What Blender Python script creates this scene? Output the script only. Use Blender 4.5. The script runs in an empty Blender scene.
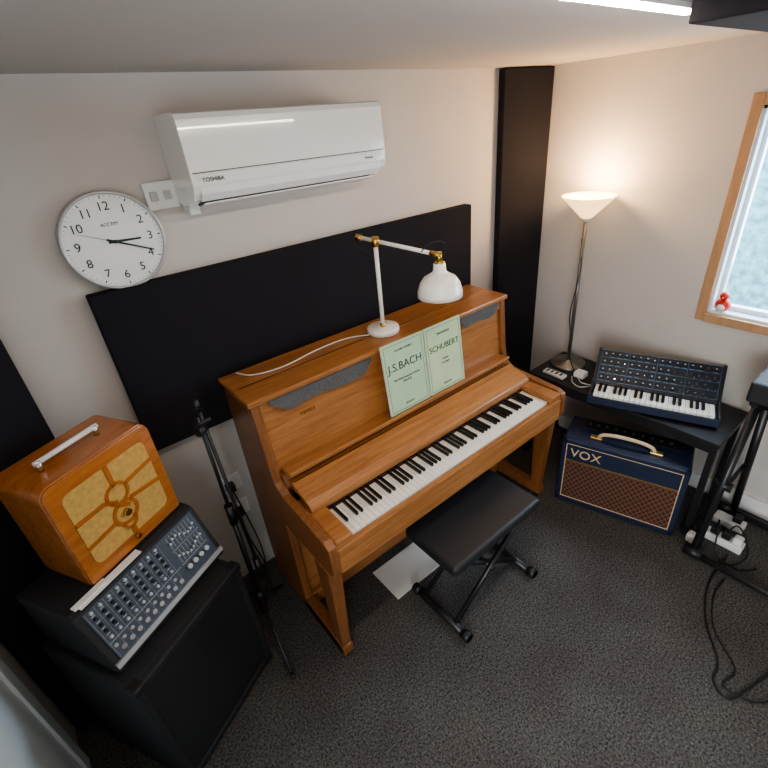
import bpy, bmesh, math, random
from mathutils import Vector, Matrix
random.seed(4)
C=bpy.context.scene.collection
# ---------------------------------------------------------------- materials
def newmat(n):
    m=bpy.data.materials.new(n); m.use_nodes=True
    return m, m.node_tree, m.node_tree.nodes['Principled BSDF']
def plain(n,col,rough=.5,metal=0,coat=0,spec=.5,emit=None,es=0,var=.0,vs=30,bump=0,bs=200):
    m,nt,b=newmat(n)
    b.inputs['Base Color'].default_value=(*col,1); b.inputs['Roughness'].default_value=rough
    b.inputs['Metallic'].default_value=metal; b.inputs['Coat Weight'].default_value=coat
    b.inputs['Coat Roughness'].default_value=.04
    b.inputs['Specular IOR Level'].default_value=spec
    if emit: b.inputs['Emission Color'].default_value=(*emit,1); b.inputs['Emission Strength'].default_value=es
    tc=nt.nodes.new('ShaderNodeTexCoord')
    if var>0:
        no=nt.nodes.new('ShaderNodeTexNoise'); no.inputs['Scale'].default_value=vs; no.inputs['Detail'].default_value=4
        nt.links.new(tc.outputs['Object'],no.inputs['Vector'])
        r=nt.nodes.new('ShaderNodeValToRGB'); r.color_ramp.elements[0].position=.3; r.color_ramp.elements[1].position=.7
        r.color_ramp.elements[0].color=(*[c*(1-var) for c in col],1); r.color_ramp.elements[1].color=(*[min(1,c*(1+var)) for c in col],1)
        nt.links.new(no.outputs['Fac'],r.inputs['Fac']); nt.links.new(r.outputs['Color'],b.inputs['Base Color'])
    if bump>0:
        n2=nt.nodes.new('ShaderNodeTexNoise'); n2.inputs['Scale'].default_value=bs; n2.inputs['Detail'].default_value=3
        nt.links.new(tc.outputs['Object'],n2.inputs['Vector'])
        bp=nt.nodes.new('ShaderNodeBump'); bp.inputs['Strength'].default_value=bump; bp.inputs['Distance'].default_value=.004
        nt.links.new(n2.outputs['Fac'],bp.inputs['Height']); nt.links.new(bp.outputs['Normal'],b.inputs['Normal'])
    return m
def wood(n,c1,c2,sc=(1,14,14),rough=.38,coat=.3):
    m,nt,b=newmat(n)
    tc=nt.nodes.new('ShaderNodeTexCoord'); mp=nt.nodes.new('ShaderNodeMapping'); mp.inputs['Scale'].default_value=sc
    no=nt.nodes.new('ShaderNodeTexNoise'); no.inputs['Scale'].default_value=3.4; no.inputs['Detail'].default_value=9; no.inputs['Roughness'].default_value=.72; no.inputs['Distortion'].default_value=.5
    r=nt.nodes.new('ShaderNodeValToRGB'); e=r.color_ramp.elements
    e[0].position=.34; e[0].color=(*c1,1); e[1].position=.66; e[1].color=(*c2,1)
    nt.links.new(tc.outputs['Object'],mp.inputs['Vector']); nt.links.new(mp.outputs['Vector'],no.inputs['Vector'])
    nt.links.new(no.outputs['Fac'],r.inputs['Fac']); nt.links.new(r.outputs['Color'],b.inputs['Base Color'])
    b.inputs['Roughness'].default_value=rough; b.inputs['Coat Weight'].default_value=coat; b.inputs['Coat Roughness'].default_value=.2
    return m
M={}
M['wall']=plain('wall_paint',(.58,.54,.505),.85,var=.02,vs=3,bump=.05,bs=120)
M['ceil']=plain('ceiling_paint',(.53,.50,.475),.9,var=.02,vs=2)
M['white']=plain('white_plastic',(.80,.79,.77),.35)
M['gloss']=plain('ac_gloss_white',(.82,.81,.78),.15,coat=1)
M['black']=plain('black_plastic',(.017,.017,.018),.45)
M['blackm']=plain('black_metal',(.018,.018,.020),.35,spec=.6)
M['foam']=plain('acoustic_fabric_black',(.019,.018,.023),.95,spec=.25,bump=.3,bs=500)
M['vinyl']=plain('black_vinyl',(.026,.026,.028),.42,bump=.15,bs=600)
M['tolexb']=plain('black_tolex',(.020,.020,.022),.6,bump=.4,bs=500)
M['navy']=plain('navy_tolex',(.010,.018,.050),.5,bump=.3,bs=500)
M['gold']=plain('gold_trim',(.75,.52,.2),.3,metal=.9)
M['cream']=plain('cream_leather',(.62,.46,.28),.5)
M['brass']=plain('brass',(.65,.42,.12),.25,metal=1)
M['chrome']=plain('chrome',(.7,.7,.72),.2,metal=1)
M['silver']=plain('silver_trim',(.55,.57,.60),.3,metal=.5)
M['steel']=plain('brushed_grey_metal',(.28,.27,.26),.35,metal=.8)
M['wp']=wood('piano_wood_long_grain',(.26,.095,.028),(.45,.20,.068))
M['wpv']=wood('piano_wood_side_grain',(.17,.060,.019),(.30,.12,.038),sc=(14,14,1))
M['wr']=wood('radio_wood',(.36,.11,.026),(.50,.185,.045),sc=(2,10,10),rough=.25,coat=.6)
M['ww']=wood('window_wood',(.40,.22,.11),(.52,.31,.17),sc=(8,8,1),rough=.5,coat=.1)
M['ivory']=plain('ivory_key',(.86,.83,.76),.25)
M['ebony']=plain('ebony_key',(.012,.011,.011),.25)
M['felt']=plain('grey_felt',(.10,.10,.10),.95,var=.25,vs=120,bump=.3,bs=300)
M['feltr']=plain('key_felt_dark_red',(.07,.012,.01),.9)
M['green']=plain('green_book_cover',(.43,.56,.38),.7,var=.05,vs=12)
M['green2']=plain('green_book_cover_light',(.48,.59,.37),.7,var=.05,vs=12)
M['ink']=plain('printing_ink',(.03,.05,.03),.7)
M['paper']=plain('paper',(.8,.8,.76),.7)
M['cloth']=plain('radio_grille_cloth',(.56,.34,.10),.8,var=.15,vs=60,bump=.3,bs=300)
M['panel']=plain('mixer_panel_grey_blue',(.075,.090,.115),.35)
M['spanel']=plain('synth_panel',(.014,.017,.024),.4)
M['sblue']=plain('synth_line_blue',(.10,.18,.30),.5)
M['knob']=plain('knob_grey',(.22,.23,.25),.4)
M['knobd']=plain('knob_dark',(.02,.022,.026),.4)
M['knobl']=plain('knob_light_grey',(.50,.51,.53),.4)
M['red']=plain('red_paint',(.55,.03,.015),.4)
M['rim']=plain('clock_rim',(.55,.56,.57),.3,metal=.4)
M['face']=plain('clock_face',(.84,.85,.84),.4,coat=.8)
M['cable_w']=plain('white_cable',(.7,.68,.64),.5)
M['cable_b']=plain('black_cable',(.01,.01,.01),.5)
M['upvc']=plain('white_upvc',(.72,.80,.84),.3)
M['grilleb']=plain('speaker_grille_black',(.014,.014,.015),.75,bump=.6,bs=900)
M['led']=plain('led_strip',(1,1,1),.5,emit=(1,.87,.74),es=75)
M['shade']=plain('lamp_shade_white',(.85,.82,.76),.3,coat=.3)
def shade_glow():
    m,nt,b=newmat('glowing_glass_shade')
    b.inputs['Base Color'].default_value=(.9,.8,.6,1); b.inputs['Roughness'].default_value=.5
    b.inputs['Emission Color'].default_value=(1,.62,.26,1); b.inputs['Emission Strength'].default_value=2.2
    return m
M['glow']=shade_glow()
M['bulb']=plain('bulb',(1,1,1),.5,emit=(1,.72,.4),es=45)
def carpet():
    m,nt,b=newmat('carpet_loop')
    tc=nt.nodes.new('ShaderNodeTexCoord')
    v=nt.nodes.new('ShaderNodeTexNoise'); v.inputs['Scale'].default_value=120; v.inputs['Detail'].default_value=5; v.inputs['Roughness'].default_value=.8
    l=nt.nodes.new('ShaderNodeTexNoise'); l.inputs['Scale'].default_value=3.5; l.inputs['Detail'].default_value=3
    r=nt.nodes.new('ShaderNodeValToRGB'); e=r.color_ramp.elements
    e[0].position=.37; e[0].color=(.018,.0165,.016,1); e[1].position=.64; e[1].color=(.225,.212,.20,1)
    r2=nt.nodes.new('ShaderNodeValToRGB'); r2.color_ramp.elements[0].position=.3; r2.color_ramp.elements[1].position=.7
    r2.color_ramp.elements[0].color=(.76,.73,.73,1); r2.color_ramp.elements[1].color=(1,1,1,1)
    mx=nt.nodes.new('ShaderNodeMixRGB'); mx.blend_type='MULTIPLY'; mx.inputs['Fac'].default_value=1
    nt.links.new(tc.outputs['Object'],v.inputs['Vector']); nt.links.new(tc.outputs['Object'],l.inputs['Vector'])
    nt.links.new(v.outputs['Fac'],r.inputs['Fac']); nt.links.new(l.outputs['Fac'],r2.inputs['Fac'])
    nt.links.new(r.outputs['Color'],mx.inputs[1]); nt.links.new(r2.outputs['Color'],mx.inputs[2])
    nt.links.new(mx.outputs['Color'],b.inputs['Base Color']); b.inputs['Roughness'].default_value=.95; b.inputs['Specular IOR Level'].default_value=.1
    bp=nt.nodes.new('ShaderNodeBump'); bp.inputs['Strength'].default_value=.6; bp.inputs['Distance'].default_value=.008
    nt.links.new(v.outputs['Fac'],bp.inputs['Height']); nt.links.new(bp.outputs['Normal'],b.inputs['Normal'])
    return m
M['carpet']=carpet()
def diamond():
    m,nt,b=newmat('diamond_grille_cloth')
    tc=nt.nodes.new('ShaderNodeTexCoord'); sx=nt.nodes.new('ShaderNodeSeparateXYZ')
    nt.links.new(tc.outputs['Object'],sx.inputs[0])
    def lin(a):
        mm=nt.nodes.new('ShaderNodeMath'); mm.operation='MULTIPLY_ADD'; mm.inputs[1].default_value=a
        nt.links.new(sx.outputs['Z'],mm.inputs[0]); nt.links.new(sx.outputs['X'],mm.inputs[2])
        s=nt.nodes.new('ShaderNodeMath'); s.operation='MULTIPLY'; s.inputs[1].default_value=34; nt.links.new(mm.outputs[0],s.inputs[0])
        f=nt.nodes.new('ShaderNodeMath'); f.operation='FRACT'; nt.links.new(s.outputs[0],f.inputs[0])
        g=nt.nodes.new('ShaderNodeMath'); g.operation='LESS_THAN'; g.inputs[1].default_value=.22; nt.links.new(f.outputs[0],g.inputs[0]); return g
    a=lin(.8); c=lin(-.8)
    mx=nt.nodes.new('ShaderNodeMath'); mx.operation='MAXIMUM'; nt.links.new(a.outputs[0],mx.inputs[0]); nt.links.new(c.outputs[0],mx.inputs[1])
    r=nt.nodes.new('ShaderNodeMixRGB'); r.inputs[1].default_value=(.06,.018,.012,1); r.inputs[2].default_value=(.17,.085,.05,1)
    nt.links.new(mx.outputs[0],r.inputs['Fac']); nt.links.new(r.outputs[0],b.inputs['Base Color']); b.inputs['Roughness'].default_value=.7
    return m
M['diamond']=diamond()
# ---------------------------------------------------------------- helpers
def E(name,loc=(0,0,0),rot=(0,0,0)):
    o=bpy.data.objects.new(name,None); o.location=loc; o.rotation_euler=rot; o.empty_display_size=.1; C.objects.link(o); return o
def mk(name,bm,mat,par=None,smooth=False,bevel=0,seg=2):
    me=bpy.data.meshes.new(name); bmesh.ops.recalc_face_normals(bm,faces=bm.faces); bm.to_mesh(me); bm.free()
    mats=mat if isinstance(mat,(list,tuple)) else [mat]
    for m in mats: me.materials.append(M[m])
    o=bpy.data.objects.new(name,me); C.objects.link(o)
    if par: o.parent=par
    if smooth:
        for p in me.polygons: p.use_smooth=True
    if bevel:
        b=o.modifiers.new('b','BEVEL'); b.width=bevel; b.segments=seg; b.limit_method='ANGLE'; b.angle_limit=.6
    return o
def bbox(bm,x0,x1,y0,y1,z0,z1,mi=0):
    v=[bm.verts.new(p) for p in [(x0,y0,z0),(x1,y0,z0),(x1,y1,z0),(x0,y1,z0),(x0,y0,z1),(x1,y0,z1),(x1,y1,z1),(x0,y1,z1)]]
    for f in [(0,3,2,1),(4,5,6,7),(0,1,5,4),(1,2,6,5),(2,3,7,6),(3,0,4,7)]:
        fc=bm.faces.new([v[i] for i in f]); fc.material_index=mi
def boxes(name,par,lst,mat,bevel=0):
    bm=bmesh.new()
    for b in lst: bbox(bm,*b)
    return mk(name,bm,mat,par,bevel=bevel)
def prism(name,par,poly,a0,a1,mat,axis='x',bevel=0):
    bm=bmesh.new(); n=len(poly)
    def P(a,q): return (a,q[0],q[1]) if axis=='x' else ((q[0],a,q[1]) if axis=='y' else (q[0],q[1],a))
    A=[bm.verts.new(P(a0,q)) for q in poly]; B=[bm.verts.new(P(a1,q)) for q in poly]
    bm.faces.new(A); bm.faces.new(B[::-1])
    for i in range(n): bm.faces.new([A[i],B[i],B[(i+1)%n],A[(i+1)%n]])
    return mk(name,bm,mat,par,bevel=bevel)
def bcyl(bm,p1,p2,r1,r2=None,seg=20,mi=0):
    r2=r1 if r2 is None else r2
    p1=Vector(p1);p2=Vector(p2);d=(p2-p1).normalized()
    a=d.orthogonal().normalized();b=d.cross(a)
    A=[];B=[]
    for i in range(seg):
        t=2*math.pi*i/seg; o=a*math.cos(t)+b*math.sin(t)
        A.append(bm.verts.new(p1+o*r1)); B.append(bm.verts.new(p2+o*r2))
    fs=[bm.faces.new(A[::-1]),bm.faces.new(B)]
    for i in range(seg):
        f=bm.faces.new([A[i],A[(i+1)%seg],B[(i+1)%seg],B[i]]); f.smooth=True; fs.append(f)
    for f in fs: f.material_index=mi
def cyl(name,par,p1,p2,r,mat,r2=None,seg=28,bevel=0):
    bm=bmesh.new(); bcyl(bm,p1,p2,r,r2,seg); return mk(name,bm,mat,par,bevel=bevel)
def cyls(name,par,lst,mat,seg=14):
    bm=bmesh.new()
    for c in lst: bcyl(bm,*c,seg=seg)
    return mk(name,bm,mat,par)
def lathe(name,par,prof,mat,loc=(0,0,0),rot=None,seg=40):
    bm=bmesh.new(); rings=[]
    R=rot if rot else Matrix.Identity(3)
    for r,z in prof:
        rings.append([bm.verts.new(Vector(loc)+R@Vector((max(r,1e-4)*math.cos(2*math.pi*i/seg),max(r,1e-4)*math.sin(2*math.pi*i/seg),z))) for i in range(seg)])
    for a,b in zip(rings,rings[1:]):
        for i in range(seg): bm.faces.new([a[i],a[(i+1)%seg],b[(i+1)%seg],b[i]])
    bmesh.ops.remove_doubles(bm,verts=bm.verts,dist=1e-5)
    return mk(name,bm,mat,par,smooth=True)
def sweep(name,par,pts,r,mat,seg=8,sub=8):
    P=[Vector(p) for p in pts]; Q=[]
    n=len(P)
    for i in range(n-1):
        p0=P[max(i-1,0)];p1=P[i];p2=P[i+1];p3=P[min(i+2,n-1)]
        for k in range(sub):
            t=k/sub; Q.append(.5*((2*p1)+(p2-p0)*t+(2*p0-5*p1+4*p2-p3)*t*t+(3*p1-p0-3*p2+p3)*t**3))
    Q.append(P[-1]); bm=bmesh.new(); prev=None; a=None
    for i,q in enumerate(Q):
        d=(Q[min(i+1,len(Q)-1)]-Q[max(i-1,0)]).normalized()
        if a is None: a=d.orthogonal().normalized()
        a=(a-d*a.dot(d)).normalized(); b=d.cross(a)
        ring=[bm.verts.new(q+(a*math.cos(2*math.pi*k/seg)+b*math.sin(2*math.pi*k/seg))*r) for k in range(seg)]
        if prev:
            for k in range(seg): bm.faces.new([prev[k],prev[(k+1)%seg],ring[(k+1)%seg],ring[k]])
        else: bm.faces.new(ring[::-1])
        prev=ring
    bm.faces.new(prev)
    return mk(name,bm,mat,par,smooth=True)
def text(name,par,s,size,loc,mat,rot=(math.pi/2,0,0),ext=.0006,align='CENTER',shear=0):
    cu=bpy.data.curves.new(name,'FONT'); cu.body=s; cu.size=size; cu.extrude=ext; cu.align_x=align; cu.align_y='CENTER'; cu.shear=shear
    o=bpy.data.objects.new(name+'_tmp',cu); C.objects.link(o)
    dg=bpy.context.evaluated_depsgraph_get(); dg.update()
    me=bpy.data.meshes.new_from_object(o.evaluated_get(dg)); bpy.data.objects.remove(o)
    me.materials.clear(); me.materials.append(M[mat])
    m=bpy.data.objects.new(name,me); C.objects.link(m); m.location=loc; m.rotation_euler=rot; m.parent=par
    return m
# ---------------------------------------------------------------- room
XR=2.151; XL=-.97; YF=-3.7; ZC=2.224
boxes('floor',None,[(XL-.1,XR+.1,YF-.1,.1,-.1,0)],'carpet')
boxes('ceiling',None,[(XL-.1,XR+.1,YF-.1,.1,ZC,ZC+.1)],'ceil')
boxes('wall_back',None,[(XL-.1,XR+.1,0,.12,0,ZC)],'wall')
wy0,wy1,wz0,wz1=-2.05,-1.125,1.065,1.975
boxes('wall_right',None,[(XR,XR+.14,wy1,0,0,ZC),(XR,XR+.14,YF,wy0,0,ZC),(XR,XR+.14,wy0,wy1,0,wz0),(XR,XR+.14,wy0,wy1,wz1,ZC)],'wall')
dy0,dy1,dz=-3.2,-2.0,2.05
boxes('wall_left',None,[(XL-.12,XL,dy1,0,0,ZC),(XL-.12,XL,YF,dy0,0,ZC),(XL-.12,XL,dy0,dy1,dz,ZC)],'wall')
boxes('wall_front',None,[(XL-.1,XR+.1,YF-.12,YF,0,ZC)],'wall')
boxes('baseboard_left',None,[(XL,XL+.015,dy1+.06,-1.33,0,.12)],'white')
boxes('baseboard_right',None,[(XR-.015,XR,-3.6,-.3,0,.10)],'white')
d=E('added_fill_door')  # out-of-view door opening, added to let fill light into the room
boxes('frame',d,[(XL-.08,XL+.02,dy1-.05,dy1+.03,0,dz),(XL-.08,XL+.02,dy0-.03,dy0+.05,0,dz),(XL-.08,XL+.02,dy0,dy1,dz-.06,dz+.02),(XL-.08,XL,dy0,dy1,0,.12),(XL-.08,XL-.02,(dy0+dy1)/2-.04,(dy0+dy1)/2+.04,0,dz)],'upvc')
d2=E('door_2')
boxes('frame',d2,[(XL,XL+.025,-.42,-.36,0,2.05),(XL,XL+.025,-1.31,-1.25,0,2.05),(XL,XL+.025,-1.31,-.36,1.99,2.05)],'upvc',bevel=.004)
boxes('leaf',d2,[(XL,XL+.015,-1.25,-.42,0.004,1.99)],'upvc'); boxes('raised_panels',d2,[(XL+.015,XL+.021,-1.17,-.50,.12,.85),(XL+.015,XL+.021,-1.17,-.50,1.0,1.88)],'upvc',bevel=.004)
cyls('handle',d2,[((XL+.01,-1.19,.95),(XL+.06,-1.19,.95),.009),((XL+.055,-1.19,.95),(XL+.055,-1.07,.95),.009)],'chrome')
w=E('window_1')
t=.045
boxes('architrave',w,[(XR-.018,XR,wy0-t,wy0,wz0-t,wz1+t),(XR-.018,XR,wy1,wy1+t,wz0-t,wz1+t),(XR-.018,XR,wy0,wy1,wz1,wz1+t),(XR-.03,XR,wy0,wy1,wz0-t,wz0)],'ww',bevel=.003)
boxes('reveal_lining',w,[(XR,XR+.09,wy0,wy0+.012,wz0,wz1),(XR,XR+.09,wy1-.012,wy1,wz0,wz1),(XR,XR+.09,wy0,wy1,wz1-.012,wz1)],'upvc')
boxes('inner_sill',w,[(XR-.005,XR+.09,wy0+.012,wy1-.012,wz0,wz0+.012)],'upvc')
fx0,fx1=XR+.05,XR+.09
boxes('frame',w,[(fx0,fx1,wy0+.01,wy0+.035,wz0,wz1),(fx0,fx1,wy1-.030,wy1-.01,wz0,wz1),(fx0,fx1,wy0,wy1,wz0,wz0+.035),(fx0,fx1,wy0,wy1,wz1-.035,wz1),(fx0,fx1,-1.62,-1.57,wz0,wz1)],'upvc',bevel=.004)
M['ext']=plain('exterior_render',(.36,.66,.80),.9,var=.4,vs=14)
M['exw']=plain('exterior_window_dark',(.15,.22,.28),.2)
M['grass']=plain('outside_ground',(.2,.22,.2),.9,var=.2,vs=4)
M['brick']=plain('exterior_brick',(.34,.27,.22),.9,var=.3,vs=12)
ex=E('neighbouring_building')
boxes('wall',ex,[(5.0,5.3,-6.5,4,-.3,1.62)],'ext')
boxes('upper_storey',ex,[(6.5,6.8,-6.5,4,-.3,5.2)],'brick')
boxes('coping',ex,[(4.93,5.35,-6.5,4,1.62,1.69)],'upvc')
boxes('windows',ex,[(6.44,6.5,y,y+.7,1.2,2.1) for y in (-4.5,-2.6,-1.2,.2,1.5)],'exw')
boxes('window_frames',ex,[(6.42,6.47,y+.32,y+.38,1.2,2.1) for y in (-4.5,-2.6,-1.2,.2,1.5)]+[(6.42,6.47,y-.04,y+.02,1.2,2.1) for y in (-4.5,-2.6,-1.2,.2,1.5)]+[(6.42,6.47,y,y+.7,1.62,1.68) for y in (-4.5,-2.6,-1.2,.2,1.5)],'upvc')
boxes('ground_outside',None,[(2.4,12,-9,9,-.4,-.3),(-9,-1.2,-9,9,-.4,-.3)],'grass')
boxes('acoustic_panel',None,[(-.318,1.556,-.055,-.002,.955,1.604)],'foam',bevel=.006)
def diag(name,ax,ay,bx,by,th,z0,z1):
    a=Vector((ax,ay));b=Vector((bx,by));dd=(b-a).normalized();n=Vector((dd.y,-dd.x))
    if n.y>0: n=-n
    poly=[(a.x,a.y),(b.x,b.y),(b.x+n.x*th,b.y+n.y*th),(a.x+n.x*th,a.y+n.y*th)]
    bm=bmesh.new(); A=[bm.verts.new((*p,z0)) for p in poly];B=[bm.verts.new((*p,z1)) for p in poly]
    bm.faces.new(A);bm.faces.new(B)
    for i in range(4): bm.faces.new([A[i],A[(i+1)%4],B[(i+1)%4],B[i]])
    return mk(name,bm,'foam',bevel=.005)
diag('corner_bass_trap',1.815,-.004,2.145,-.075,.05,.02,ZC-.004)
diag('corner_bass_trap.001',-.60,-.004,-.965,-.22,.05,.02,2.0)
l=E('ceiling_led_strip'); boxes('channel',l,[(-.5,1.03,-1.245,-1.205,ZC-.012,ZC-.001)],'white'); boxes('diffuser',l,[(-.49,1.02,-1.236,-1.214,ZC-.018,ZC-.012)],'led')
boxes('ceiling_acoustic_panel',None,[(.90,2.1,-2.3,-1.275,ZC-.05,ZC-.001)],'foam',bevel=.005)
s=E('ceiling_smoke_detector'); lathe('body',s,[(0,-.02),(.03,-.02),(.036,-.012),(.04,0)],'white',loc=(1.2,-1.19,ZC-.001))
# ---------------------------------------------------------------- air conditioner
a=E('air_conditioner')
fr=[(-.222+.254*max(0,zz-1.93)**2,zz) for zz in [2.085-i*.012 for i in range(13)]]
prof=[(-.001,1.84),(-.001,2.105),(-.19,2.105),(-.205,2.10)]+fr+[(-.222,1.90),(-.212,1.875),(-.195,1.855),(-.10,1.83)]
cas=prism('casing',a,prof,.062,.845,'gloss')
for pgn in cas.data.polygons:
    if pgn.normal.y<-.97 and abs(pgn.normal.x)<.1: pgn.use_smooth=True
for e_ in cas.data.edges:
    v0,v1=[cas.data.vertices[i].co for i in e_.vertices]
    if abs(v0.x-v1.x)<1e-5: e_.use_edge_sharp=True
prism('lower_flap',a,[(-.2255,1.93),(-.2255,1.932),(-.2165,1.872),(-.198,1.85),(-.19,1.852),(-.208,1.876)],.085,.822,'white')
boxes('seam',a,[(.07,.838,-.2228,-.2215,1.9355,1.9385)],'felt')
prism('outlet_slot',a,[(-.19,1.8505),(-.105,1.8275),(-.105,1.833),(-.19,1.856)],.10,.80,'black')
prism('louvre',a,[(-.175,1.838),(-.12,1.822),(-.12,1.826),(-.175,1.843)],.10,.80,'white')
text('lettering',a,'TOSHIBA',.018,(.13,-.2275,1.915),'ink')
text('label_text',a,'Inverter',.012,(.76,-.2275,1.915),'ink')
boxes('bottom_pipe_cover',a,[(.075,.11,-.08,-.001,1.80,1.84)],'white')
sk=E('wall_isolator_switch'); boxes('plate',sk,[(-.04,.065,-.018,-.001,1.825,1.915)],'white',bevel=.004)
boxes('rocker',sk,[(-.025,.0,-.026,-.017,1.855,1.885)],'knobl',bevel=.002); boxes('fuse_holder',sk,[(.02,.045,-.022,-.017,1.855,1.885)],'knobl',bevel=.002)
# ---------------------------------------------------------------- clock
c=E('wall_clock',(-.176,-.002,1.755),(math.pi/2,0,0))
lathe('rim',c,[(.150,0),(.157,.004),(.157,.036),(.153,.040),(.148,.038),(.147,.030)],'rim',seg=64)
lathe('face',c,[(0,.030),(.148,.030)],'face',seg=64)
lathe('back',c,[(0,0),(.150,0)],'white',seg=48)
for i in range(1,13):
    an=math.radians(90-30*i); text('numeral_%d'%i,c,str(i),.038,(.110*math.cos(an),.110*math.sin(an),.0312),'ink',rot=(0,0,0),ext=.0003)
bm=bmesh.new()
for i in range(60):
    an=math.radians(6*i); r0=.134 if i%5==0 else .139; wd=.0016 if i%5==0 else .0006
    u=Vector((math.cos(an),math.sin(an),0)); v=Vector((-u.y,u.x,0))*wd; z=Vector((0,0,.0312))
    bm.faces.new([bm.verts.new(p) for p in (u*r0+v+z,u*.143+v+z,u*.143-v+z,u*r0-v+z)])
mk('minute_marks',bm,'ink',c)
def hand(n,ang,l,b,wd,z,m):
    an=math.radians(90-ang); u=Vector((math.cos(an),math.sin(an),0)); v=Vector((-u.y,u.x,0))*wd; bm=bmesh.new(); Z=Vector((0,0,z))
    vs=[bm.verts.new(p+Z) for p in (-u*b+v,u*l+v*.6,u*l-v*.6,-u*b-v)]; f=bm.faces.new(vs)
    r=bmesh.ops.extrude_face_region(bm,geom=[f]); bmesh.ops.translate(bm,vec=(0,0,.001),verts=[x for x in r['geom'] if isinstance(x,bmesh.types.BMVert)])
    mk(n,bm,m,c)
hand('hour_hand',92,.080,.02,.0045,.0325,'ink'); hand('minute_hand',114,.118,.025,.0035,.034,'ink'); hand('second_hand',293,.105,.03,.0007,.0355,'ink')
lathe('hub',c,[(0,.038),(.006,.038),(.006,.031)],'ink',seg=16)
text('maker_text',c,'ACCTIM',.014,(0,.055,.0312),'ink',rot=(0,0,0),ext=.0003)
# ---------------------------------------------------------------- piano
W=1.455
p=E('upright_piano')
side=[(-.111,.02),(-.111,1.166),(-.382,1.166),(-.405,.90),(-.42,.82),(-.47,.79),(-.76,.77),(-.795,.755),(-.80,.73),(-.80,.63),(-.77,.605),(-.42,.60),(-.42,.10),(-.68,.09),(-.725,.07),(-.73,.035),(-.70,.02)]
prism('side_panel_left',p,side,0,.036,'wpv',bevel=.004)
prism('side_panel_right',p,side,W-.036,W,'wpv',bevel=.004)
boxes('lid',p,[(-.012,W+.012,-.392,-.107,1.166,1.190)],'wp',bevel=.006)
boxes('lid_hinge',p,[(.01,W-.01,-.262,-.256,1.189,1.1905)],'brass')
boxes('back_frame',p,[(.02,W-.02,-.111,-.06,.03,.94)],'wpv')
prism('upper_front_panel',p,[(-.13,1.165),(-.362,1.165),(-.392,.85),(-.13,.85)],.036,W-.036,'wp')
prism('upper_panel_rail',p,[(-.36,1.165),(-.374,1.165),(-.379,1.12),(-.365,1.12)],.036,W-.036,'wp')
boxes('music_ledge',p,[(.05,W-.05,-.468,-.38,.848,.866)],'wp',bevel=.006)
boxes('music_ledge_lip',p,[(.05,W-.05,-.472,-.462,.858,.874)],'wp',bevel=.004)
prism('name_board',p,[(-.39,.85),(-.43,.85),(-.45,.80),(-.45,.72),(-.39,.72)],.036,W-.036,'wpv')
prism('fallboard',p,[(-.44,.825),(-.475,.83),(-.575,.80),(-.602,.785),(-.608,.77),(-.604,.748),(-.592,.748),(-.585,.77),(-.56,.785),(-.44,.805)],.05,W-.05,'wp',bevel=.003)
boxes('fallboard_hinge',p,[(.06,W-.06,-.4775,-.472,.828,.832)],'brass')
boxes('key_backing',p,[(.036,W-.036,-.60,-.44,.62,.755)],'ebony')
boxes('felt_strip',p,[(.115,W-.115,-.612,-.605,.735,.742)],'feltr')
boxes('keybed',p,[(.036,W-.036,-.795,-.39,.605,.665)],'wp',bevel=.004)
boxes('keyslip',p,[(.036,W-.036,-.795,-.768,.66,.728)],'wp',bevel=.005)
boxes('key_block_left',p,[(.036,.112,-.79,-.50,.66,.765)],'wp',bevel=.008)
boxes('key_block_right',p,[(W-.112,W-.036,-.79,-.50,.66,.765)],'wp',bevel=.008)
boxes('lower_panel',p,[(.036,W-.036,-.39,-.37,.10,.60)],'wp')
boxes('bottom_board',p,[(.036,W-.036,-.42,-.12,.025,.10)],'wp',bevel=.004)
for n,xx in (('left',.0),('right',W-.05)):
    bm=bmesh.new()
    A=[bm.verts.new(q) for q in [(xx+.004,-.725,.085),(xx+.046,-.725,.085),(xx+.046,-.67,.085),(xx+.004,-.67,.085)]]
    B=[bm.verts.new(q) for q in [(xx-.004,-.76,.607),(xx+.054,-.76,.607),(xx+.054,-.66,.607),(xx-.004,-.66,.607)]]
    bm.faces.new(A);bm.faces.new(B)
    for i in range(4): bm.faces.new([A[i],A[(i+1)%4],B[(i+1)%4],B[i]])
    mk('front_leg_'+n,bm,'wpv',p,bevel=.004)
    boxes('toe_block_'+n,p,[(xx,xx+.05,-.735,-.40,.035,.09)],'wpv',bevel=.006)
    cyls('castors_'+n,p,[((xx+.012,-.705,.02),(xx+.038,-.705,.02),.02),((xx+.012,-.16,.02),(xx+.038,-.16,.02),.02)],'blackm')
bm=bmesh.new(); kw=1.225/52; x0=W/2-.6125
for i in range(52): bbox(bm,x0+i*kw+.0008,x0+(i+1)*kw-.0008,-.765,-.60,.70,.738)
mk('white_keys',bm,'ivory',p,bevel=.001)
bm=bmesh.new()
for i in range(51):
    nt_=(i+5)%7
    if nt_ in (0,1,3,4,5):
        xc=x0+(i+1)*kw; bbox(bm,xc-.0058,xc+.0058,-.71,-.60,.73,.750)
mk('black_keys',bm,'ebony',p,bevel=.002)
cyls('pedals',p,[((xx,-.38,.055),(xx,-.50,.045),.012) for xx in (.64,.80)],'brass')
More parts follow.
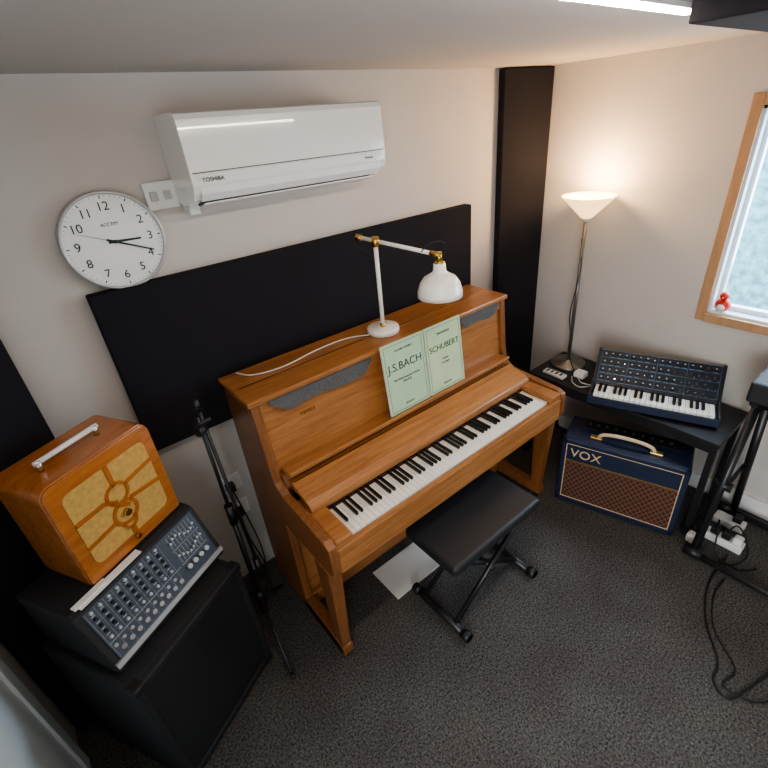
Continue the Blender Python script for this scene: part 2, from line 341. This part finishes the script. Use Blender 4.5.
def feltstrip(n,x0_,x1_,zt,zb):
    bm=bmesh.new(); N=18; T=[];Bt=[]
    for i in range(N+1):
        f=i/N; x=x0_+(x1_-x0_)*f; e=min(1,min(f*5,(1-f)*9)+.25)
        zz=zt+(zb-zt)*e*(1+.10*math.sin(f*11)); T.append((x,zt)); Bt.append((x,zz))
    def yy(z): return -.374-(1.165-z)*.095-.004
    top=[bm.verts.new((x,yy(z),z)) for x,z in T]; bot=[bm.verts.new((x,yy(z)-.002,z)) for x,z in Bt]
    fs=[bm.faces.new([top[i],top[i+1],bot[i+1],bot[i]]) for i in range(N)]
    r=bmesh.ops.extrude_face_region(bm,geom=fs); bmesh.ops.translate(bm,vec=(0,-.003,0),verts=[x for x in r['geom'] if isinstance(x,bmesh.types.BMVert)])
    mk(n,bm,'felt',p)
feltstrip('felt_cloth_left',.07,.555,1.162,1.100); feltstrip('felt_cloth_right',1.10,1.40,1.162,1.106)
text('maker_text',p,'KEMBLE',.02,(.22,-.3835,1.05),'brass')
# ---------------------------------------------------------------- books
def book(n,x,wd,h,mat,title,sub,rz=0):
    b=E(n,(x,-.452,.869),(math.radians(-6.3),0,rz))
    boxes('cover',b,[(0,wd,-.004,0,0.001,h)],mat,bevel=.001); boxes('pages',b,[(.002,wd-.002,.0,.006,.003,h-.002)],'paper')
    text('title_text',b,title[0],title[1],(wd/2,-.0046,h*.66),'ink')
    for i,(s_,z_) in enumerate(sub): text('small_text_%d'%i,b,s_,.0135,(wd/2,-.0046,h*z_),'ink')
    bm=bmesh.new()
    for (a0,a1,b0,b1) in [(.012,wd-.012,.012,.0135),(.012,wd-.012,h-.0135,h-.012),(.012,.0135,.012,h-.012),(wd-.0135,wd-.012,.012,h-.012)]: bbox(bm,a0,a1,-.0046,-.0035,b0,b1)
    mk('printed_border',bm,'ink',b)
book('sheet_music_book',.580,.243,.340,'green',('J.S.BACH',.052),[('CLAVIER WORKS',.88),('The Well-Tempered Clavier',.48),('(Book II)',.43),('EDITION',.1)])
book('sheet_music_book.001',.830,.235,.340,'green2',('SCHUBERT',.040),[('PIANOFORTE',.86),('Sonatas',.48),('for piano',.42),('EDITION',.1)])
# ---------------------------------------------------------------- desk lamp
dl=E('desk_lamp')
bx,by=.722,-.265
lathe('base',dl,[(0,.0),(.072,.0),(.074,.004),(.074,.022),(.070,.027),(0,.027)],'shade',loc=(bx,by,1.192))
cyl('pole',dl,(bx,by,1.215),(bx,by,1.60),.0095,'shade'); cyl('collar',dl,(bx,by,1.216),(bx,by,1.235),.012,'brass')
PV=Vector((bx+.002,by,1.60)); T=Vector((.70,-.18,1.612)); B=Vector((.833,-.53,1.56))
cyl('arm',dl,T,B,.0085,'shade'); lathe('pivot_knob',dl,[(0,-.02),(.015,-.02),(.018,0),(.015,.02),(0,.02)],'brass',loc=PV)
cyl('tail_knob',dl,T-(B-T).normalized()*.012,T+(B-T).normalized()*.014,.013,'brass')
cyl('elbow_brass',dl,B+Vector((-.0,-.0,.012)),B+Vector((0,0,-.03)),.011,'brass')
cyl('elbow_sleeve',dl,B-(B-T).normalized()*.04,B+(B-T).normalized()*.01,.011,'brass')
lathe('socket_collar',dl,[(.012,.0),(.020,-.004),(.022,-.014),(.018,-.02)],'brass',loc=B+Vector((0,0,-.022)))
lathe('shade',dl,[(.018,-.008),(.024,-.012),(.027,-.042),(.038,-.052),(.066,-.068),(.083,-.092),(.093,-.125),(.0935,-.146),(.0915,-.146),(.090,-.124),(.079,-.092),(.064,-.070),(.02,-.052)],'shade',loc=B+Vector((0,0,-.022)))
lathe('bulb',dl,[(0,-.115),(.018,-.11),(.025,-.09),(.018,-.07),(.012,-.055)],'white',loc=B+Vector((0,0,-.022)),seg=20)
sweep('cable_loop',dl,[T+Vector((0,0,0)),T+Vector((.0,.02,-.05)),PV+Vector((.0,.02,-.07)),PV+Vector((.008,0,-.04))],.0025,'cable_b')
sweep('cable_head',dl,[B+Vector((-.04,.06,.012)),B+Vector((-.03,.02,.05)),B+Vector((.01,-.02,.05)),B+Vector((.02,-.01,.0)),B+Vector((.0,0,-.03))],.0025,'cable_b')
sweep('mains_cable',dl,[(bx-.07,by+.01,1.197),(.55,-.20,1.195),(.40,-.20,1.195),(.22,-.23,1.195),(.10,-.20,1.195),(.06,-.13,1.195)],.003,'cable_w')
# ---------------------------------------------------------------- bench
b=E('piano_bench')
boxes('seat_cushion',b,[(.415,.985,-1.0,-.69,.42,.478)],'vinyl',bevel=.018).modifiers['b'].segments=4
boxes('seat_base',b,[(.435,.97,-.985,-.715,.405,.422)],'blackm')
bm=bmesh.new()
for y in (-.75,-.95):
    bcyl(bm,(.47,y,.035),(.93,y-.0,.40),.013); bcyl(bm,(.93,y+.03,.035),(.47,y+.03,.40),.013)
bcyl(bm,(.70,-.97,.215),(.70,-.71,.215),.012)
mk('scissor_legs',bm,'blackm',b)
cyls('foot_bars',b,[((.46,-1.04,.022),(.46,-.68,.022),.018),((.94,-1.04,.022),(.94,-.68,.022),.018)],'blackm')
cyls('rubber_feet',b,[((x,y-.02,.024),(x,y+.02,.024),.024) for x in (.46,.94) for y in (-1.02,-.70)],'black')
boxes('loose_paper_sheet',None,[(.36,.67,-.665,-.46,.001,.006)],'paper')
# ---------------------------------------------------------------- left stack
ang=math.radians(28.4); O=(-.235,-.50,0)
sp=E('speaker_cabinet',O,(0,0,ang))
boxes('cabinet',sp,[(-.48,0,.018,.43,.02,.63)],'tolexb',bevel=.012)
boxes('front_frame',sp,[(-.48,0,0,.03,.02,.05),(-.48,0,0,.03,.60,.63),(-.48,-.455,0,.03,.02,.63),(-.025,0,0,.03,.02,.63)],'tolexb',bevel=.006)
boxes('grille',sp,[(-.456,-.024,.008,.02,.05,.60)],'grilleb')
boxes('corner_protectors',sp,[(-.484,-.44,-.004,.04,.60,.634),(-.04,.004,-.004,.04,.60,.634),(-.484,-.44,-.004,.04,.016,.05),(-.04,.004,-.004,.04,.016,.05)],'black',bevel=.006)
boxes('feet',sp,[(x,x+.04,y,y+.04,0,.022) for x in (-.46,-.06) for y in (.03,.37)],'black')
mx=E('powered_mixer',O,(0,0,ang))
MX0,MX1=-.455,.025
prism('case',mx,[(.085,.636),(.42,.636),(.42,.862),(.19,.862),(.165,.855),(.09,.66)],MX0,MX1,'tolexb',bevel=.006)
def fp(x,s,off=0):
    y=.09+.075*s; z=.66+.195*s; n=Vector((0,-.195,.075)).normalized()
    return Vector((x,y,z))+n*off
def quadbox(name,par,x0_,x1_,s0,s1,o0,o1,mat):
    bm=bmesh.new()
    A=[bm.verts.new(fp(*q,o0)) for q in ((x0_,s0),(x1_,s0),(x1_,s1),(x0_,s1))]; Bv=[bm.verts.new(fp(*q,o1)) for q in ((x0_,s0),(x1_,s0),(x1_,s1),(x0_,s1))]
    bm.faces.new(A);bm.faces.new(Bv)
    for i in range(4): bm.faces.new([A[i],A[(i+1)%4],Bv[(i+1)%4],Bv[i]])
    return mk(name,bm,mat,par)
quadbox('control_panel',mx,MX0+.025,MX1-.02,.05,.97,-.002,.003,'panel')
bm=bmesh.new(); bm2=bmesh.new(); bm3=bmesh.new(); bm4=bmesh.new()
cs=.030; cx0=MX0+.045
for i in range(9):
    x=cx0+i*cs
    for j,s in enumerate((.92,.80,.68,.56,.44)):
        bb=(bm4 if j==0 else bm if j<4 else bm2)
        bcyl(bb,fp(x,s,.003),fp(x,s,.013),.0062,.0045,seg=12)
    bcyl(bm3,fp(x-.006,.28,.003),fp(x-.006,.28,.006),.0065,seg=12); bcyl(bm3,fp(x+.008,.17,.003),fp(x+.008,.17,.006),.0085,seg=14)
ex0=MX1-.145
for i in range(8):
    x=ex0+i*.0145; s=.80+.06*math.sin(i*.9); bcyl(bm2,fp(x,s,.004),fp(x,s,.014),.0045,seg=8)
    s=.50+.05*math.sin(i*.9+2); bcyl(bm2,fp(x,s,.004),fp(x,s,.014),.0045,seg=8)
for i in range(4): bcyl(bm2,fp(ex0+.008+i*.028,.26,.003),fp(ex0+.008+i*.028,.26,.015),.009,seg=12)
mk('knobs_dark',bm,'knobd',mx); mk('fader_caps_light',bm2,'knobl',mx); mk('jack_sockets',bm3,'chrome',mx); mk('gain_knobs',bm4,'knobl',mx)
bm=bmesh.new()
def q(x0_,x1_,s0,s1,o=.0036):
    bm.faces.new([bm.verts.new(fp(*k,o)) for k in ((x0_,s0),(x1_,s0),(x1_,s1),(x0_,s1))])
for i in range(8): q(ex0+i*.0145-.0006,ex0+i*.0145+.0006,.68,.93); q(ex0+i*.0145-.0006,ex0+i*.0145+.0006,.38,.62)
for i in range(10): q(cx0-.0153+i*cs,cx0-.0147+i*cs,.08,.96)
q(cx0-.015,ex0-.015,.355,.362); q(ex0-.008,MX1-.03,.35,.357); q(ex0-.008,MX1-.03,.645,.652)
for i in range(9):
    for s in (.86,.74,.62,.50): q(cx0+i*cs-.006,cx0+i*cs+.006,s-.008,s+.004)
mk('panel_lines',bm,'knobl',mx)
quadbox('lower_lip_silver',mx,MX0+.005,MX1-.003,-.02,.065,0,.010,'silver')
boxes('taped_label',mx,[(-.42,-.20,.168,.196,.8625,.8655),(-.43,-.32,.178,.199,.8655,.870)],'paper')
# radio
ra=E('vintage_radio',(O[0],O[1],0),(0,0,ang))
x0_,x1_,z0_,z1_=-.352,.012,.8635,1.242
def rrect(x0_,x1_,z0_,z1_,rt,rb,n=8):
    P=[]
    for cx,cz,r,a0 in ((x1_-rt,z1_-rt,rt,0),(x0_+rt,z1_-rt,rt,90),(x0_+rb,z0_+rb,rb,180),(x1_-rb,z0_+rb,rb,270)):
        for k in range(n+1):
            a_=math.radians(a0+90*k/n); P.append((cx+r*math.cos(a_),cz+r*math.sin(a_)))
    return P
prism('cabinet',ra,rrect(x0_,x1_,z0_,z1_,.035,.008),.212,.42,'wr',axis='y',bevel=.004)
prism('front_bezel',ra,rrect(x0_+.003,x1_-.003,z0_+.003,z1_-.003,.033,.008),.203,.214,'wr',axis='y',bevel=.003)
cx,cz=(x0_+x1_)/2,(z0_+z1_)/2+.002; hw,hh=.142,.138
prism('grille_cloth',ra,rrect(cx-hw,cx+hw,cz-hh,cz+hh,.025,.025),.2005,.2035,'cloth',axis='y')
def bar(n,pts,wd=.011):
    bm=bmesh.new(); P=[Vector((a_,0,b_)) for a_,b_ in pts]; L=[];R=[]
    for i,pt in enumerate(P):
        dd=(P[min(i+1,len(P)-1)]-P[max(i-1,0)]).normalized(); nn=Vector((-dd.z,0,dd.x))*wd/2; L.append(pt+nn);R.append(pt-nn)
    rows=[[bm.verts.new((v.x,y,v.z)) for v in S] for S in (L,R) for y in (.196,.202)]
    for i in range(len(P)-1):
        a_,b_,c_,d_=rows
        bm.faces.new([a_[i],a_[i+1],c_[i+1],c_[i]]); bm.faces.new([a_[i],a_[i+1],b_[i+1],b_[i]]); bm.faces.new([c_[i],c_[i+1],d_[i+1],d_[i]])
    for k in (0,-1): bm.faces.new([rows[0][k],rows[1][k],rows[3][k],rows[2][k]])
    mk(n,bm,'wr',ra)
arc=lambda cx_,cz_,r,a0,a1,n=16:[(cx_+r*math.cos(math.radians(a0+(a1-a0)*i/n)),cz_+r*math.sin(math.radians(a0+(a1-a0)*i/n))) for i in range(n+1)]
bar('fret_vertical_top',[(cx,cz+.06),(cx,cz+hh)],.014)
bar('fret_vertical_low',[(cx,cz-.105),(cx,cz-hh)],.016)
bar('fret_left',[(cx-hw,cz+.03),(cx-.05,cz+.03),(cx-.01,cz+.005)],.013); bar('fret_right',[(cx+.03,cz-.01),(cx+hw,cz-.025)],.013)
bar('fret_left_low',[(cx-hw,cz-.065),(cx-.04,cz-.055)],.012); bar('fret_right_up',[(cx+.03,cz+.045),(cx+hw,cz+.06)],.012)
bar('fret_clef_upper',arc(cx,cz+.032,.036,-70,215),.010); bar('fret_clef_stem',[(cx-.03,cz+.012),(cx-.01,cz-.01),(cx+.02,cz-.03)],.012)
bar('fret_clef_lower',arc(cx,cz-.045,.040,50,400,24),.011); bar('fret_clef_tail',arc(cx,cz-.085,.022,-180,40),.009)
cyls('control_knobs',ra,[((cx,.205,cz-.045),(cx,.186,cz-.045),.012),((cx,.205,cz-.155),(cx,.190,cz-.155),.009)],'brass')
cyl('handle_bar',ra,(-.285,.295,1.272),(-.085,.295,1.272),.008,'white'); cyls('handle_posts',ra,[((x,.295,1.240),(x,.295,1.278),.008) for x in (-.275,-.095)],'chrome')
# ---------------------------------------------------------------- mic stand
ms=E('microphone_stand')
X,Y=-.165,-.30
bm=bmesh.new()
bcyl(bm,(X,Y,.05),(X,Y,.72),.011); bcyl(bm,(X,Y,.72),(X,Y,1.17),.007); bcyl(bm,(X,Y,.64),(X,Y,.74),.017); bcyl(bm,(X,Y,.05),(X,Y,.20),.017)
mk('pole',bm,'blackm',ms)
bm=bmesh.new()
bcyl(bm,(X+.034,Y-.025,.30),(X+.012,Y-.0,1.20),.007); bcyl(bm,(X+.034,Y-.025,.30),(X+.031,Y-.022,.42),.015); bcyl(bm,(X+.012,Y,1.12),(X-.02,Y-.02,1.12),.018); bcyl(bm,(X+.012,Y,1.19),(X+.010,Y,1.24),.010); bcyl(bm,(X-.02,Y,1.14),(X+.04,Y-.01,1.15),.009)
mk('folded_boom',bm,'blackm',ms)
bm=bmesh.new()
for ex_,ey_ in ((-.205,-.625),(-.04,-.20),(-.20,-.085)):
    bcyl(bm,(X,Y,.17),(ex_,ey_,.012),.008); bcyl(bm,(ex_,ey_,.012),(ex_+(ex_-X)*.06,ey_+(ey_-Y)*.06,.010),.010)
mk('tripod_legs',bm,'blackm',ms)
so=E('wall_socket'); boxes('plate',so,[(-.12,-.02,-.012,-.001,.40,.49)],'white',bevel=.003); boxes('plug',so,[(-.10,-.06,-.05,-.012,.42,.46)],'black',bevel=.004)
boxes('plate_upper',so,[(-.12,-.02,-.012,-.001,.56,.65)],'white',bevel=.003); boxes('plug_upper',so,[(-.10,-.06,-.05,-.012,.58,.62)],'black',bevel=.004)
sweep('mains_cable',so,[(-.08,-.05,.44),(-.08,-.08,.30),(-.05,-.10,.08),(-.1,-.16,.008),(-.16,-.2,.008)],.0035,'cable_b')
sweep('mains_cable_upper',so,[(-.08,-.05,.60),(-.06,-.09,.42),(-.04,-.08,.2),(-.08,-.22,.008),(-.03,-.3,.008)],.0035,'cable_b')
# ---------------------------------------------------------------- side table
tb=E('side_table'); TX0,TX1,TY0,TY1,TZ=1.745,2.13,-1.44,-.37,.60
boxes('top',tb,[(TX0,TX1,TY0,TY1,TZ-.028,TZ)],'black',bevel=.004)
boxes('apron',tb,[(TX0+.01,TX0+.03,TY0+.02,TY1-.02,TZ-.07,TZ-.028)],'blackm')
boxes('legs',tb,[(x,x+.03,y,y+.03,0,TZ-.028) for x in (TX0+.02,TX1-.05) for y in (TY0+.01,TY1-.04)],'blackm')
boxes('foot_rails',tb,[(TX0-.02,TX1-.01,y,y+.03,0,.03) for y in (TY0+.01,TY1-.04)],'blackm')
aa=math.atan2(-.955,.296)
am=E('guitar_amplifier',(1.475,-.80,0),(0,0,aa)); L_=.612
boxes('cabinet',am,[(0,L_,.012,.255,.015,.455)],'navy',bevel=.012)
boxes('front_frame',am,[(0,L_,0,.02,.015,.05),(0,L_,0,.02,.425,.455),(0,.03,0,.02,.015,.455),(L_-.03,L_,0,.02,.015,.455)],'navy',bevel=.006)
boxes('grille_cloth',am,[(.03,L_-.03,.004,.014,.05,.315)],'diamond'); boxes('logo_panel',am,[(.03,L_-.03,.003,.014,.323,.425)],'navy')
boxes('gold_trim',am,[(.03,L_-.03,0,.012,.315,.323)],'gold')
boxes('white_piping',am,[(.026,L_-.026,.001,.01,.046,.051),(.026,L_-.026,.001,.01,.424,.429),(.026,.031,.001,.01,.046,.429),(L_-.031,L_-.026,.001,.01,.046,.429)],'cream')
text('lettering',am,'VOX',.075,(.13,.001,.372),'cream',ext=.002)
boxes('top_control_panel',am,[(.05,L_-.05,.15,.24,.455,.458)],'black'); cyls('knobs',am,[((.10+i*.045,.19,.458),(.10+i*.045,.19,.475),.009) for i in range(10)],'black')
sweep('carry_handle',am,[(.17,.075,.458),(.185,.075,.485),(.25,.075,.50),(.36,.075,.50),(.425,.075,.485),(.44,.075,.458)],.010,'cream')
boxes('handle_mounts',am,[(.13,.19,.06,.09,.455,.467),(.42,.48,.06,.09,.455,.467)],'gold',bevel=.003)
boxes('feet',am,[(x,x+.03,y,y+.03,0,.022) for x in (.02,L_-.05) for y in (.03,.20)],'black')
# synth
sa=math.atan2(-.937,.35)
sy=E('synthesizer',(1.665,-.81,TZ+.0005),(0,0,sa)); SL=.61
prism('body',sy,[(0,.012),(.275,.012),(.275,.205),(.262,.212),(.135,.075),(.12,.055),(.005,.050)],0.012,SL-.012,'spanel',bevel=.003)
for n,a_,b_ in (('end_cheek_left',0,.014),('end_cheek_right',SL-.014,SL)):
    prism(n,sy,[(-.004,.008),(.28,.008),(.28,.212),(.262,.220),(.125,.075),(-.004,.064)],a_,b_,'spanel',bevel=.003)
boxes('feet',sy,[(x,x+.03,y,y+.03,0,.012) for x in (.12,SL-.06) for y in (.10,.22)],'black')
boxes('front_rail',sy,[(.0,SL,-.012,-.003,.008,.052)],'navy',bevel=.002)
bm=bmesh.new(); nk=22; kw2=(SL-.05)/nk
for i in range(nk): bbox(bm,.025+i*kw2+.0011,.025+(i+1)*kw2-.0011,-.002,.112,.05,.064)
mk('white_keys',bm,'ivory',sy)
bm=bmesh.new()
for i in range(nk-1):
    if i%7 in (0,1,3,4,5): xc=.025+(i+1)*kw2; bbox(bm,xc-.0075,xc+.0075,.038,.112,.06,.075)
mk('black_keys',bm,'ebony',sy)
def sp_(x,s,o=0):
    y=.135+.127*s; z=.075+.137*s; n=Vector((0,-.137,.127)).normalized(); return Vector((x,y,z))+n*o
bm=bmesh.new(); bm2=bmesh.new(); bm3=bmesh.new(); bm4=bmesh.new()
for i in range(16):
    for j in range(4):
        x=.04+i*.035; s=.88-j*.25
        if i>10 and j>0:
            bcyl(bm3,sp_(x,s),sp_(x,s,.003),.006,seg=10); bcyl(bm3,sp_(x+.016,s-.08),sp_(x+.016,s-.08,.003),.006,seg=10); continue
        if (i*3+j*5)%7==0: bcyl(bm3,sp_(x,s),sp_(x,s,.004),.0055,seg=10); continue
        bcyl(bm,sp_(x,s),sp_(x,s,.014),.0085,.007,seg=12); bcyl(bm4,sp_(x,s,.014),sp_(x,s,.0148),.004,seg=10)
        v=[bm2.verts.new(sp_(*k,.0006)) for k in ((x-.012,s-.11),(x+.012,s-.11),(x+.012,s-.09),(x-.012,s-.09))]; bm2.faces.new(v)
for s in (.02,.26,.51,.76,.985):
    v=[bm2.verts.new(sp_(*k,.0005)) for k in ((.02,s),(SL-.02,s),(SL-.02,s+.010),(.02,s+.010))]; bm2.faces.new(v)
for x in (.02,.16,.30,.44,SL-.021):
    v=[bm2.verts.new(sp_(*k,.0005)) for k in ((x,.02),(x+.0015,.02),(x+.0015,.99),(x,.99))]; bm2.faces.new(v)
mk('knobs',bm,'black',sy); mk('panel_print',bm2,'sblue',sy); mk('patch_sockets',bm3,'chrome',sy); mk('knob_caps',bm4,'knobl',sy)
# floor lamp
fl=E('floor_lamp'); lx,ly=2.0,-.485
lathe('base',fl,[(0,0),(.105,0),(.108,.006),(.10,.014),(.015,.02),(.012,.03)],'steel',loc=(lx,ly,TZ+.0005))
cyl('pole',fl,(lx,ly,TZ+.02),(lx,ly,1.50),.010,'steel')
lathe('shade_socket',fl,[(.010,-.01),(.02,0),(.03,.02)],'white',loc=(lx,ly,1.485))
lathe('glass_shade',fl,[(.022,0),(.03,.004),(.07,.045),(.11,.085),(.136,.112),(.140,.114),(.136,.117),(.105,.090),(.066,.050),(.0,.012)],'glow',loc=(lx,ly,1.492))
lathe('bulb',fl,[(0,.02),(.02,.03),(.028,.055),(.018,.08),(0,.085)],'bulb',loc=(lx,ly,1.49),seg=20)
sweep('cable',fl,[(lx,ly+.012,1.38),(lx-.01,ly-.01,1.2),(lx-.012,ly+.02,.95),(lx+.01,ly+.015,.8),(lx-.03,ly-.02,.68),(lx-.09,ly-.10,.61),(lx-.12,ly-.14,.606)],.003,'cable_b')
bi=E('power_adapter'); boxes('body',bi,[(1.87,1.93,-.665,-.60,TZ+.0005,.635)],'white',bevel=.006)
sweep('cable',bi,[(1.88,-.62,.61),(1.83,-.68,.606),(1.84,-.74,.606),(1.78,-.70,.606),(1.80,-.64,.606),(1.86,-.60,.606)],.003,'cable_w')
ph=E('remote_control'); boxes('body',ph,[(1.79,1.84,-.58,-.44,TZ+.0005,.618)],'white',bevel=.004); boxes('buttons',ph,[(1.80,1.83,-.56+.03*i,-.545+.03*i,.618,.6195) for i in range(4)],'felt')
# ornament
orn=E('robin_ornament'); ox,oy,oz=2.165,-1.18,wz0+.0125
def ell(n,loc,r,mat,par):
    bm=bmesh.new(); bmesh.ops.create_uvsphere(bm,u_segments=20,v_segments=12,radius=1)
    for v in bm.verts: v.co=Vector((v.co.x*r[0]+loc[0],v.co.y*r[1]+loc[1],v.co.z*r[2]+loc[2]))
    mk(n,bm,mat,par,smooth=True)
ell('body',(ox,oy,oz+.034),(.030,.034,.034),'red',orn); ell('head',(ox-.01,oy,oz+.082),(.021,.021,.021),'red',orn); ell('belly',(ox-.018,oy,oz+.028),(.016,.020,.020),'white',orn)
cyl('beak',orn,(ox-.026,oy,oz+.080),(ox-.042,oy,oz+.077),.004,'gold',r2=.0005,seg=8); prism('tail',orn,[(ox+.012,oz+.03),(ox+.034,oz+.055),(ox+.030,oz+.035)],oy-.01,oy+.01,'red',axis='y')
cyl('stand',orn,(ox,oy,oz-.0),(ox,oy,oz+.006),.02,'white')
# keyboard on stand at right
ks=E('keyboard_stand')
bm=bmesh.new()
for y in (-1.50,-2.2):
    bcyl(bm,(1.62,y,.03),(1.86,y,.83),.018); bcyl(bm,(2.06,y-.035,.03),(1.84,y-.035,.83),.018)
for x,z in ((1.62,.022),(2.06,.022)):
    bcyl(bm,(x,-1.46,z),(x,-2.25,z),.016)
for x in (1.80,2.0): bcyl(bm,(x,-1.48,.835),(x,-2.24,.835),.014)
bcyl(bm,(1.78,-1.50,.835),(2.02,-1.50,.835),.014); bcyl(bm,(1.74,-1.46,.40),(1.74,-1.54,.40),.024); bcyl(bm,(1.74,-1.52,.42),(1.96,-1.52,.40),.010)
mk('frame',bm,'blackm',ks); cyls('rubber_feet',ks,[((x,y-.04,.028),(x,y+.04,.028),.028) for x in (1.62,2.06) for y in (-1.50,-2.22)],'black')
dk=E('digital_keyboard'); boxes('body',dk,[(1.76,2.12,-2.5,-1.465,.8505,.95)],'tolexb',bevel=.012)
boxes('keys',dk,[(1.765,1.90,-2.44+i*.0225,-2.4185+i*.0225,.945,.960) for i in range(38)],'ivory')
ps=E('power_strip'); boxes('body',ps,[(1.78,1.84,-1.66,-1.47,.001,.045)],'white',bevel=.005)
boxes('plugs_white',ps,[(1.79,1.83,-1.65,-1.61,.045,.085)],'white',bevel=.006); boxes('plugs_black',ps,[(1.79,1.83,-1.60,-1.56,.045,.09),(1.79,1.83,-1.55,-1.51,.045,.085)],'black',bevel=.006); boxes('switch_red',ps,[(1.80,1.82,-1.495,-1.485,.045,.05)],'red')
sweep('plug_lead',ps,[(1.81,-1.58,.09),(1.83,-1.60,.13),(1.87,-1.64,.06),(1.80,-1.685,.01),(1.70,-1.66,.006),(1.66,-1.60,.006)],.004,'cable_b')
sweep('plug_lead_2',ps,[(1.81,-1.53,.085),(1.80,-1.53,.14),(1.74,-1.55,.10),(1.70,-1.58,.01),(1.68,-1.68,.006),(1.75,-1.74,.006)],.004,'cable_b')
pl=E('plug_adapter'); boxes('body',pl,[(1.69,1.74,-1.49,-1.435,.001,.05)],'white',bevel=.008)
eb=E('extension_block'); boxes('body',eb,[(1.93,1.99,-1.62,-1.48,.001,.05)],'white',bevel=.006); boxes('plug',eb,[(1.94,1.98,-1.60,-1.56,.05,.09)],'black',bevel=.006)
sweep('floor_cable',None,[(1.74,-1.62,.012),(1.5,-1.62,.006),(1.30,-1.68,.006),(1.15,-1.78,.006),(1.05,-1.80,.006),(1.02,-1.86,.006),(1.12,-1.90,.006),(1.3,-1.95,.006)],.0045,'cable_b')
sweep('floor_cable.001',None,[(1.58,-1.66,.006),(1.45,-1.66,.006),(1.28,-1.72,.006),(1.16,-1.84,.006),(1.06,-1.83,.006),(1.10,-1.95,.006),(1.4,-2.1,.006)],.0035,'cable_b')
# ---------------------------------------------------------------- lights
def area(n,loc,rot,sx,sy_,pw,col):
    d=bpy.data.lights.new(n,'AREA'); d.shape='RECTANGLE'; d.size=sx; d.size_y=sy_; d.energy=pw; d.color=col
    o=bpy.data.objects.new(n,d); o.location=loc; o.rotation_euler=rot; C.objects.link(o); return o
area('daylight_window_light',(XR+.35,(wy0+wy1)/2,1.65),(0,math.radians(72),0),1.0,1.0,42,(.62,.80,1))
area('door_fill_light',(XL-.35,(dy0+dy1)/2,1.1),(0,math.radians(-90),0),1.9,1.2,52,(1,.96,.92))  # added fill light outside the unseen door, brightens the camera side
pl_=bpy.data.lights.new('floor_lamp_light','POINT'); pl_.energy=14; pl_.color=(1,.63,.32); pl_.shadow_soft_size=.05
o=bpy.data.objects.new('floor_lamp_light',pl_); o.location=(lx,ly,1.70); C.objects.link(o)
wd=bpy.data.worlds.new('World'); bpy.context.scene.world=wd; wd.use_nodes=True
wd.node_tree.nodes['Background'].inputs[0].default_value=(.72,.88,1,1); wd.node_tree.nodes['Background'].inputs[1].default_value=4.6
try: bpy.context.scene.view_settings.look='AgX - Medium High Contrast'
except Exception as e_: print(e_)
# ---------------------------------------------------------------- camera
cam=bpy.data.cameras.new('camera'); co=bpy.data.objects.new('camera',cam); C.objects.link(co)
y,pt,ro=.657,.5205,-.0855
fw=Vector((math.sin(y)*math.cos(pt),math.cos(y)*math.cos(pt),-math.sin(pt))); rt=Vector((math.cos(y),-math.sin(y),0)); up=rt.cross(fw)
r0=math.cos(ro)*rt+math.sin(ro)*up; u0=-math.sin(ro)*rt+math.cos(ro)*up
mt=Matrix((r0,u0,-fw)).transposed().to_4x4(); mt.translation=Vector((-.4462,-1.8364,2.041)); co.matrix_world=mt
cam.sensor_width=36; cam.lens=36*458.662/768; cam.shift_x=-(395.43-384)/768; cam.shift_y=(381.85-384)/768; cam.clip_start=.02
bpy.context.scene.camera=co
